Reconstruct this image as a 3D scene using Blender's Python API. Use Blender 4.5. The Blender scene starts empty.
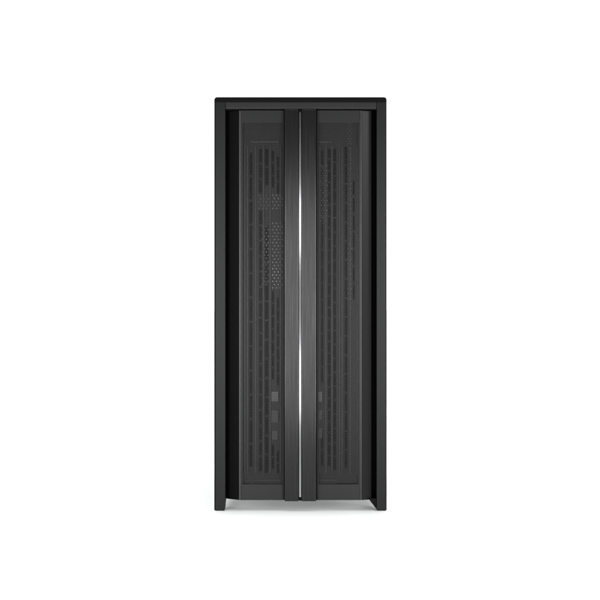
import bpy, bmesh, math, random
import numpy as np
random.seed(7)
scene = bpy.context.scene
COL = scene.collection
S = 0.00165                      # metres per pixel of the 600 px photograph at the case front
ZB = 510.8                       # pixel row of the ground line
def X(p): return (p-300.45)*S
def Z(p): return (ZB-p)*S
DEPTH = 0.58

# ------------------------------------------------------------------ materials
def new_mat(name):
    m = bpy.data.materials.new(name); m.use_nodes = True
    nt = m.node_tree; return m, nt, nt.nodes['Principled BSDF']
def coated(name, col, rough=0.5, ior=1.4, metal=0.0, grain=0.0, gscale=900, brushed=False, aniso=0.0, var=0.12, bump=0.0):
    m, nt, b = new_mat(name)
    b.inputs['Base Color'].default_value = (*col, 1)
    b.inputs['Roughness'].default_value = rough
    b.inputs['IOR'].default_value = ior
    b.inputs['Metallic'].default_value = metal
    tc = nt.nodes.new('ShaderNodeTexCoord')
    mp = nt.nodes.new('ShaderNodeMapping')
    mp.inputs['Scale'].default_value = (1, 1, 0.012) if brushed else (1, 1, 1)
    nt.links.new(tc.outputs['Object'], mp.inputs[0])
    n = nt.nodes.new('ShaderNodeTexNoise'); n.inputs['Scale'].default_value = gscale
    n.inputs['Detail'].default_value = 3
    nt.links.new(mp.outputs[0], n.inputs['Vector'])
    # roughness variation
    mr = nt.nodes.new('ShaderNodeMapRange')
    mr.inputs['From Min'].default_value = 0.3; mr.inputs['From Max'].default_value = 0.7
    mr.inputs['To Min'].default_value = rough*(1-var); mr.inputs['To Max'].default_value = min(1, rough*(1+var))
    nt.links.new(n.outputs['Fac'], mr.inputs['Value']); nt.links.new(mr.outputs[0], b.inputs['Roughness'])
    # slight pigment variation
    mx = nt.nodes.new('ShaderNodeMix'); mx.data_type = 'RGBA'
    mx.inputs['A'].default_value = (*[c*(1-var) for c in col], 1)
    mx.inputs['B'].default_value = (*[c*(1+var) for c in col], 1)
    nt.links.new(n.outputs['Fac'], mx.inputs['Factor']); nt.links.new(mx.outputs['Result'], b.inputs['Base Color'])
    if bump:
        bp = nt.nodes.new('ShaderNodeBump'); bp.inputs['Strength'].default_value = bump
        bp.inputs['Distance'].default_value = 0.0002
        nt.links.new(n.outputs['Fac'], bp.inputs['Height']); nt.links.new(bp.outputs[0], b.inputs['Normal'])
    if aniso:
        b.inputs['Anisotropic'].default_value = aniso
        tg = nt.nodes.new('ShaderNodeTangent'); tg.direction_type = 'RADIAL'; tg.axis = 'Z'
        nt.links.new(tg.outputs[0], b.inputs['Tangent'])
    return m
M_post   = coated('powder_coated_aluminium', (.0030,.0031,.0035), .42, 1.205, gscale=1400, bump=.25)
M_rail   = coated('powder_coated_rail', (.0085,.0085,.0088), .42, 1.265, gscale=1400, bump=.2)
M_black  = coated('black_plastic', (.0012,.0012,.0013), .5, 1.13)
M_bar    = coated('brushed_dark_aluminium', (.003,.003,.0032), .25, 1.27, gscale=900, brushed=True, aniso=.8, var=.16, bump=.10)
M_mesh   = coated('perforated_steel_paint', (.0043,.0044,.0049), .38, 1.265)
M_flank  = coated('door_side_paint', (.0045,.0046,.0045), .36, 1.25, gscale=1200)
M_edge   = coated('door_edge_highlight', (.016,.016,.017), .38, 1.33)  # lighter colour stands in for the highlight along the door edge
M_strip  = coated('polished_metal_trim', (.25,.25,.256), .12, 1.5, metal=1.0, gscale=300, var=.05)
M_inner  = coated('inner_plate_paint', (.0060,.0060,.0064), .5, 1.28)
M_light  = coated('bare_zinc_steel', (.085,.085,.085), .45, 1.4, metal=.0)
M_tabl   = coated('light_bracket_plastic', (.06,.06,.06), .5, 1.45)
M_rib    = coated('folded_rib_paint', (.022,.022,.023), .45, 1.4)
M_void   = coated('interior_black', (.004,.004,.004), .7, 1.2)
M_tab    = coated('grey_bracket_plastic', (.026,.026,.027), .5, 1.4)
M_screw  = coated('black_screw', (.002,.002,.002), .4, 1.3)

# ------------------------------------------------------------------ mesh helpers
def obj(name, bm, mat, parent=None):
    me = bpy.data.meshes.new(name)
    bmesh.ops.recalc_face_normals(bm, faces=bm.faces[:])
    bm.to_mesh(me); bm.free(); me.materials.append(mat)
    o = bpy.data.objects.new(name, me); COL.objects.link(o)
    if parent: o.parent = parent
    return o
def bevel(bm, w, seg=2, faces=None):
    if w: bmesh.ops.bevel(bm, geom=bm.edges[:], offset=w, segments=seg, affect='EDGES', profile=.6, clamp_overlap=True)
def add_box(bm, x0, x1, y0, y1, z0, z1, w=0, seg=2):
    t = bmesh.new()
    bmesh.ops.create_cube(t, size=1)
    for v in t.verts:
        v.co.x = x0 if v.co.x < 0 else x1
        v.co.y = y0 if v.co.y < 0 else y1
        v.co.z = z0 if v.co.z < 0 else z1
    bevel(t, w, seg); merge(bm, t)
def merge(bm, t):
    me = bpy.data.meshes.new('tmp'); t.to_mesh(me); t.free(); bm.from_mesh(me); bpy.data.meshes.remove(me)
def prism(bm, pts, axis, a, b, w=0, seg=2):
    """pts: polygon in the other two axes; axis 'y' -> pts (x,z); 'z' -> pts (x,y)"""
    t = bmesh.new()
    def P(p, k): return (p[0], k, p[1]) if axis == 'y' else (p[0], p[1], k)
    lo = [t.verts.new(P(p, a)) for p in pts]; hi = [t.verts.new(P(p, b)) for p in pts]
    t.faces.new(lo); t.faces.new(hi[::-1]); n = len(pts)
    for i in range(n): t.faces.new((lo[i], lo[(i+1) % n], hi[(i+1) % n], hi[i]))
    bmesh.ops.recalc_face_normals(t, faces=t.faces[:])
    bevel(t, w, seg); merge(bm, t)

# ------------------------------------------------------------------ the case
root = bpy.data.objects.new('computer_case', None); COL.objects.link(root)
root['label'] = 'tall black tower computer case with twin mesh doors and bright centre strip on white floor'
root['category'] = 'computer case'

def rounded_outline(x0, x1, z0, z1, r, n=5):
    pts = [(x0, z0), (x1, z0)]
    for k in range(n+1):
        a = math.pi/2*k/n; pts.append((x1-r+r*math.cos(a), z1-r+r*math.sin(a)))
    for k in range(n+1):
        a = math.pi/2*(1+k/n); pts.append((x0+r+r*math.cos(a), z1-r+r*math.sin(a)))
    return pts

LOX, HIX = X(214.2), X(386.7)
# side panels (black glass-like sheets, set back from the posts), raised between the feet
for sgn in (-1, 1):
    xa, xb = (LOX, LOX+.004) if sgn < 0 else (HIX-.004, HIX)
    bm = bmesh.new()
    t = bmesh.new()
    pts = [(.0035, Z(510.6)), (.05, Z(510.6)), (.085, .075), (DEPTH-.085, .075), (DEPTH-.05, 0.0), (DEPTH-.002, 0.0), (DEPTH-.002, Z(101)), (.0035, Z(101))]
    lo = [t.verts.new((xa, p[0], p[1])) for p in pts]; hi = [t.verts.new((xb, p[0], p[1])) for p in pts]
    t.faces.new(lo); t.faces.new(hi[::-1])
    for i in range(len(pts)): t.faces.new((lo[i], lo[(i+1) % len(pts)], hi[(i+1) % len(pts)], hi[i]))
    bmesh.ops.recalc_face_normals(t, faces=t.faces[:]); bevel(t, .0006, 1); merge(bm, t)
    obj('side_panel', bm, M_black, root)

# top panel with rounded corners
bm = bmesh.new()
prism(bm, rounded_outline(LOX, HIX, Z(102.2), Z(97.0), .0045), 'y', .0015, DEPTH, .0012, 2)
obj('top_panel', bm, M_black, root)

# front posts, standing on the floor as feet
bm = bmesh.new()
prism(bm, [(X(215.5), Z(102.2)), (X(215.5), 0), (X(224.4), 0), (X(225.4), Z(501)), (X(225.4), Z(102.2))], 'y', 0, .04, .0011, 3)
obj('front_post', bm, M_post, root)
bm = bmesh.new()
prism(bm, [(X(376.6), Z(102.2)), (X(376.6), Z(508.6)), (X(378.0), 0), (X(385.8), 0), (X(385.8), Z(102.2))], 'y', 0, .04, .0011, 3)
obj('front_post', bm, M_post, root)
# rear feet
for xa, xb in ((X(215.5), X(225.4)), (X(376.6), X(385.8))):
    bm = bmesh.new(); add_box(bm, xa, xb, DEPTH-.045, DEPTH-.004, 0, .09, .002); obj('rear_foot', bm, M_black, root)

# sloping gusset beside the right foot
bm = bmesh.new()
prism(bm, [(X(369.6), Z(500.4)), (X(377.6), Z(510.7)), (X(377.6), Z(498.6)), (X(369.6), Z(498.6))], 'y', .004, .036, .0006, 1)
obj('foot_gusset', bm, M_black, root)

# top rail with lip
bm = bmesh.new()
t = bmesh.new()
prof = [(.0022, Z(101.9)), (.0006, Z(103.6)), (.0003, Z(106.9)), (-.0008, Z(107.4)), (-.0008, Z(108.9)), (.004, Z(109.3)), (.03, Z(109.3)), (.03, Z(101.9))]
xa, xb = X(225.6), X(376.4)
lo = [t.verts.new((xa, p[0], p[1])) for p in prof]; hi = [t.verts.new((xb, p[0], p[1])) for p in prof]
t.faces.new(lo); t.faces.new(hi[::-1])
for i in range(len(prof)): t.faces.new((lo[i], lo[(i+1) % len(prof)], hi[(i+1) % len(prof)], hi[i]))
bmesh.ops.recalc_face_normals(t, faces=t.faces[:]); bevel(t, .0004, 2); merge(bm, t)
rail = obj('top_rail', bm, M_rail, root)

# chassis behind the doors
bm = bmesh.new()
add_box(bm, X(216.8), X(384), .060, .062, Z(502.5), Z(103))
add_box(bm, X(216.8), X(384), .062, DEPTH-.008, .085, .088)
obj('chassis_wall', bm, M_void, root)
bm = bmesh.new(); add_box(bm, X(217), X(384), DEPTH-.006, DEPTH-.003, .08, Z(103)); obj('rear_panel', bm, M_inner, root)
bm = bmesh.new()
add_box(bm, X(225.6), X(229), .030, .058, Z(499.2), Z(109.6))
add_box(bm, X(371.6), X(376.4), .034, .058, Z(499.2), Z(109.6))
obj('door_jamb', bm, M_void, root)

ZT, ZBm = Z(110.2), Z(500.4)
def hex_screen(x0, x1, z0, z1, y0, y1, pitch, hole):
    """hexagonal perforated sheet, z runs rows"""
    R = pitch/math.sqrt(3)
    nx = int((x1-x0)/pitch); pitch = (x1-x0)/(nx+.5); R = pitch/math.sqrt(3)
    nz = int((z1-z0-R/2)/(1.5*R))
    ang = np.radians(np.arange(6)*60+30)
    cx, cz = [], []
    for j in range(nz):
        for i in range(nx):
            cx.append(x0+pitch*(.5+i+(.5 if j % 2 else 0))); cz.append(z0+R+j*1.5*R)
    cx = np.array(cx); cz = np.array(cz); n = len(cx)
    def ring(rr, y):
        a = np.empty((n, 6, 3)); a[:, :, 0] = cx[:, None]+rr*np.cos(ang); a[:, :, 1] = y; a[:, :, 2] = cz[:, None]+rr*np.sin(ang); return a
    r = hole*R
    V = np.stack([ring(R, y0), ring(r, y0), ring(r, y1)], 1).reshape(-1, 3)
    base = (np.arange(n)*18)[:, None, None]
    F = []
    for k in range(6):
        k2 = (k+1) % 6
        F.append((k, k2, 6+k2, 6+k)); F.append((6+k, 6+k2, 12+k2, 12+k))
    F = (base+np.array(F)[None]).reshape(-1, 4)
    return V, F, z0+R+(nz-1)*1.5*R+R
def screen(name, x0, x1, zlo, zhi, y, parent, bx0, bx1):
    V, F, top = hex_screen(x0, x1, zlo, zhi, y, y+.0009, .0029, .79)
    bm = bmesh.new()
    me = bpy.data.meshes.new('tmp'); me.from_pydata(V.tolist(), [], F.tolist()); bm.from_mesh(me); bpy.data.meshes.remove(me)
    # solid borders round the perforation, a hair proud of it
    e = -.0001
    add_box(bm, bx0, bx1, y-e, y+.0012, zhi-.0035, ZT)
    add_box(bm, bx0, bx1, y-e, y+.0012, ZBm, zlo+.003)
    add_box(bm, bx0, x0+.0016, y-e, y+.0012, zlo+.003, zhi-.0035)
    add_box(bm, x1-.0016, bx1, y-e, y+.0012, zlo+.003, zhi-.0035)
    me = bpy.data.meshes.new(name); bm.to_mesh(me); bm.free(); me.materials.append(M_mesh)
    o = bpy.data.objects.new(name, me); COL.objects.link(o); o.parent = parent
    return o

YM = .004            # mesh plane
YB = -.009           # bar plane
for side in (-1, 1):
    # folded door flank
    bm = bmesh.new()
    if side < 0:
        pts = [(X(239.4), YM+.0003), (X(226.6), .026), (X(226.6), .030), (X(240.6), .010), (X(240.6), YM+.0003)]
    else:
        pts = [(X(361.4), YM+.0003), (X(371.6), .0120), (X(371.6), .034), (X(360.4), .010), (X(360.4), YM+.0003)]
    prism(bm, pts, 'z', ZBm, ZT, .0003, 1)
    door = obj('door', bm, M_flank, root)
    # rounded door edge, its highlight put in as a lighter raised line
    bm = bmesh.new()
    xa, xb = (X(238.6), X(241.0)) if side < 0 else (X(360.0), X(362.2))
    c = (xa+xb)/2; h = (xb-xa)/2
    pts = [(c+h*math.cos(a), YM+.0006-.0026*math.sin(a)) for a in [math.pi*k/8 for k in range(9)]]
    prism(bm, pts, 'z', ZBm+.0005, ZT-.0004)
    obj('edge_highlight', bm, M_edge, door)
    if side < 0: screen('mesh_screen', X(241.4), X(283.4), Z(486.5), Z(120.5), YM, door, X(240.8), X(283.7))
    else:        screen('mesh_screen', X(317.6), X(359.6), Z(486.5), Z(120.5), YM, door, X(317.2), X(360.2))
    # brushed bar
    bm = bmesh.new()
    xa, xb = (X(284.7), X(298.4)) if side < 0 else (X(301.9), X(316.1))
    add_box(bm, xa, xb, YB, YM+.010, ZBm-.0004, ZT+.0002, .0009, 3)
    obj('centre_bar', bm, M_bar, door)

# bright strip between the bars
bm = bmesh.new()
add_box(bm, X(298.7), X(301.9), -.0045, .010, ZBm, ZT)
add_box(bm, X(282.9), X(318.2), .0065, .0095, ZBm-.0002, ZT)  # added black backing, keeps the lit floor from showing through the door seams
obj('strip_channel', bm, M_black, root)
bm = bmesh.new()
c = X(300.15); h = 1.15*S
h = 1.38*S; pts = [(c+h, -.0046), (c+h, -.0066), (c+.0003, -.0066-h*.374+.0001), (c, -.0066-h*.374), (c-.0003, -.0066-h*.374+.0001), (c-h, -.0066), (c-h, -.0046)]
prism(bm, pts, 'z', Z(496.6), Z(112.4))
obj('trim_strip', bm, M_strip, root)
bm = bmesh.new()
bmesh.ops.create_cone(bm, segments=20, radius1=.0012, radius2=.0010, depth=.0035, cap_ends=True)
for v in bm.verts: v.co = (v.co.x+X(300.4), -.0088+v.co.z, v.co.y+Z(113.0))
obj('screw', bm, M_screw, root)

# ------------------------------------------------------------------ structure seen through the mesh
YI = .013
def slotted_plate(x0, x1, cols, rows, z_lo, z_hi, extra):
    """plate drawn as bars and webs round vertical slots: cols = slot (x0,x1) pixel pairs, rows = slot (y0,y1) pixel pairs"""
    bm = bmesh.new(); cols = sorted(cols); e = x0
    for a, b in cols:
        add_box(bm, X(e), X(a), YI, YI+.0014, z_lo, z_hi, .0002, 1); e = b
    add_box(bm, X(e), X(x1), YI, YI+.0014, z_lo, z_hi, .0002, 1)
    for a, b in cols:
        last = Z(z_px_top)
        for r0, r1 in rows[(a, b)]:
            add_box(bm, X(a), X(b), YI+.0002, YI+.0012, Z(r0), last); last = Z(r1)
        add_box(bm, X(a), X(b), YI+.0002, YI+.0012, z_lo, last)
    return bm
z_px_top = 111
def dashes(y0, y1, L, gap, skip=()):
    out = []; y = y0
    while y+L <= y1:
        l = L*1.25; l = min(l, y1-y)
        if not any(a < y+l and y < b for a, b in skip): out.append((y, y+l))
        y += l+gap*.8
    return out
colsL = [(249.2, 252.2), (258.8, 261.8), (265.0, 268.2), (271.6, 274.0), (276.8, 279.0)]
rowsL = {colsL[0]: dashes(152, 478, 18, 2.4, []),
         colsL[1]: dashes(148, 474, 11, 2.2, [(193, 210)]),
         colsL[2]: dashes(148, 474, 14, 2.2, [(193, 210)]),
         colsL[3]: dashes(150, 474, 9, 2.0, [(193, 212), (220, 290), (388, 440)]),
         colsL[4]: dashes(156, 474, 9, 2.0, [(193, 212), (220, 290), (388, 440)])}
bm = slotted_plate(239, 284.5, colsL, rowsL, Z(484), Z(111), None)
obj('inner_plate', bm, M_inner, root)
colsR = [(321.2, 323.4), (328.0, 330.6), (333.6, 336.2), (344.8, 347.6), (353.0, 355.0)]
rowsR = {colsR[0]: dashes(150, 474, 12, 2.2, [(388, 430)]),
         colsR[1]: dashes(148, 474, 8, 1.8),
         colsR[2]: dashes(148, 474, 10, 2.0, []),
         colsR[3]: dashes(146, 474, 14, 2.0, []),
         colsR[4]: dashes(180, 300, 12, 3.0)}
bm = slotted_plate(316.5, 362, colsR, rowsR, Z(484), Z(111), None)
obj('inner_plate', bm, M_inner, root)
# folded ribs between the slot columns
for xs in ((244.6, 247.3, 255.4, 263.3, 270.0, 280.8), (319.4, 325.9, 332.0, 339.6, 342.2, 350.4, 357.6)):
    for x in xs:
        bm = bmesh.new(); add_box(bm, X(x-.55), X(x+.55), YI-.0035, YI-.0002, Z(474), Z(145), .0006, 2); obj('plate_rib', bm, M_rib, root)
# highlight lines of the horizontal slots, put in as lighter bars
for xa, xb, ya, yb in ((250, 279, 140.2, 142.2), (317.6, 332, 140.4, 142.2)):
    bm = bmesh.new(); add_box(bm, X(xa), X(xb), YI-.006, YI-.0002, Z(yb), Z(ya), .0004, 1); obj('slot_highlight', bm, M_tab, root)
for xa, xb in ((246, 281), (318, 337)):
    for y in (480.6, 483.2, 485.6):
        bm = bmesh.new(); add_box(bm, X(xa), X(xb), YI-.004, YI-.0002, Z(y+.9), Z(y), .0003, 1); obj('bottom_rib', bm, M_tab, root)
# vented zones behind the mesh: plates carrying a hexagonal field of small embossed pips
def pips(x0, x1, y0, y1, r, pitch, y):
    bm = bmesh.new(); row = 0; py = y0
    while py <= y1:
        px = x0+(pitch/2 if row % 2 else 0)
        while px <= x1:
            t = bmesh.new(); bmesh.ops.create_cone(t, segments=8, radius1=r*S, radius2=r*S*.6, depth=.0014, cap_ends=True)
            for v in t.verts: v.co = (v.co.x+X(px), y+v.co.z, v.co.y+Z(py))
            merge(bm, t); px += pitch
        py += pitch*.866; row += 1
    return bm
for x0, x1, y0, y1 in ((272.6, 283, 195, 210), (272.6, 283, 223, 291), (258.6, 269, 195, 210), (262.4, 269, 226, 286)):
    obj('drive_bracket', pips(x0, x1, y0, y1, .85, 3.75, YI-.0006), M_light if x0 > 270 else M_tab, root)
for x0, x1, y0, y1 in ((348.6, 352.6, 118, 300), (321.5, 327.5, 165, 224)):
    obj('vent_emboss', pips(x0, x1, y0, y1, .7, 2.9, YI-.0006), M_tab, root)
# small square mounting tabs
for xa, xb, ya, yb in ((271.2, 278.4, 391.8, 402), (271.2, 277.8, 410.4, 423), (271.6, 277.6, 431, 440),
                       (317.9, 322.3, 391.8, 402), (317.9, 322.0, 410.4, 420), (317.9, 322.0, 428.6, 439)):
    bm = bmesh.new(); add_box(bm, X(xa), X(xb), YI-.005, YI-.0004, Z(yb), Z(ya), .0006, 2)
    obj('mounting_tab', bm, M_tabl if ya < 400 else M_tab, root)

# ------------------------------------------------------------------ floor
bm = bmesh.new()
R = 60
vs = [bm.verts.new((R*math.cos(2*math.pi*k/64), R*math.sin(2*math.pi*k/64), 0)) for k in range(64)]
bm.faces.new(vs)
M_floor = coated('white_studio_floor', (.88,.885,.885), .38, 1.42, gscale=3, var=.01)
fl = obj('floor', bm, M_floor); fl['kind'] = 'structure'

# ------------------------------------------------------------------ world: white studio behind, dim studio in front
w = bpy.data.worlds.new('World'); scene.world = w; w.use_nodes = True
nt = w.node_tree; bg = nt.nodes['Background']
tc = nt.nodes.new('ShaderNodeTexCoord'); sx = nt.nodes.new('ShaderNodeSeparateXYZ')
nt.links.new(tc.outputs['Generated'], sx.inputs[0])
mr = nt.nodes.new('ShaderNodeMapRange'); mr.interpolation_type = 'SMOOTHSTEP'
mr.inputs['From Min'].default_value = -.35; mr.inputs['From Max'].default_value = .25
mr.inputs['To Min'].default_value = .22; mr.inputs['To Max'].default_value = 1.75
nt.links.new(sx.outputs['Y'], mr.inputs['Value']); nt.links.new(mr.outputs[0], bg.inputs['Strength'])
bg.inputs['Color'].default_value = (.985, 1, .995, 1)

# ------------------------------------------------------------------ lamps
def area(name, loc, target, sx_, sy_, power, spread=180):
    l = bpy.data.lights.new(name, 'AREA'); l.shape = 'RECTANGLE'; l.size = sx_; l.size_y = sy_; l.energy = power
    l.spread = math.radians(spread)
    o = bpy.data.objects.new(name, l); COL.objects.link(o); o.location = loc
    from mathutils import Vector
    d = Vector(target)-Vector(loc)
    o.rotation_euler = d.to_track_quat('-Z', 'Y').to_euler()
    return o
area('overhead_softbox', (0, -.10, 2.1), (0, -.05, 0), 1.9, .9, 23)
for sgn in (-1, 1):
    area('front_softbox', (sgn*.50, -1.3, .33), (0, 0, .33), .24, .54, 3.0, 60)
    for z, h in ((.540, .145), (.140, .165)):
        area('accent_lamp', (sgn*1.1, -1.25, z), (0, 0, .33), .13, h, .055, 60)
    area('fill_strip', (sgn*1.18, -1.32, .38), (0, 0, .38), .3, .76, .06, 70)  # added fill, lifts the grey reflected in the trim strip
area('added_flank_fill', (1.7, -1.15, 1.05), (0, 0, .6), .5, .65, 1.9, 60)  # added lamp, brightens the upper part of the right door flank

# ------------------------------------------------------------------ camera
D = 3.0
cam = bpy.data.cameras.new('Camera'); co = bpy.data.objects.new('Camera', cam); COL.objects.link(co)
co.location = (X(300), -D, Z(300)); co.rotation_euler = (math.pi/2, 0, 0)
cam.sensor_width = 36; cam.lens = 36*D/(600*S); cam.clip_end = 500; cam.clip_start = .01
scene.camera = co
scene.view_settings.view_transform = 'Standard'; scene.view_settings.look = 'None'
scene.view_settings.exposure = 0; scene.view_settings.gamma = 1
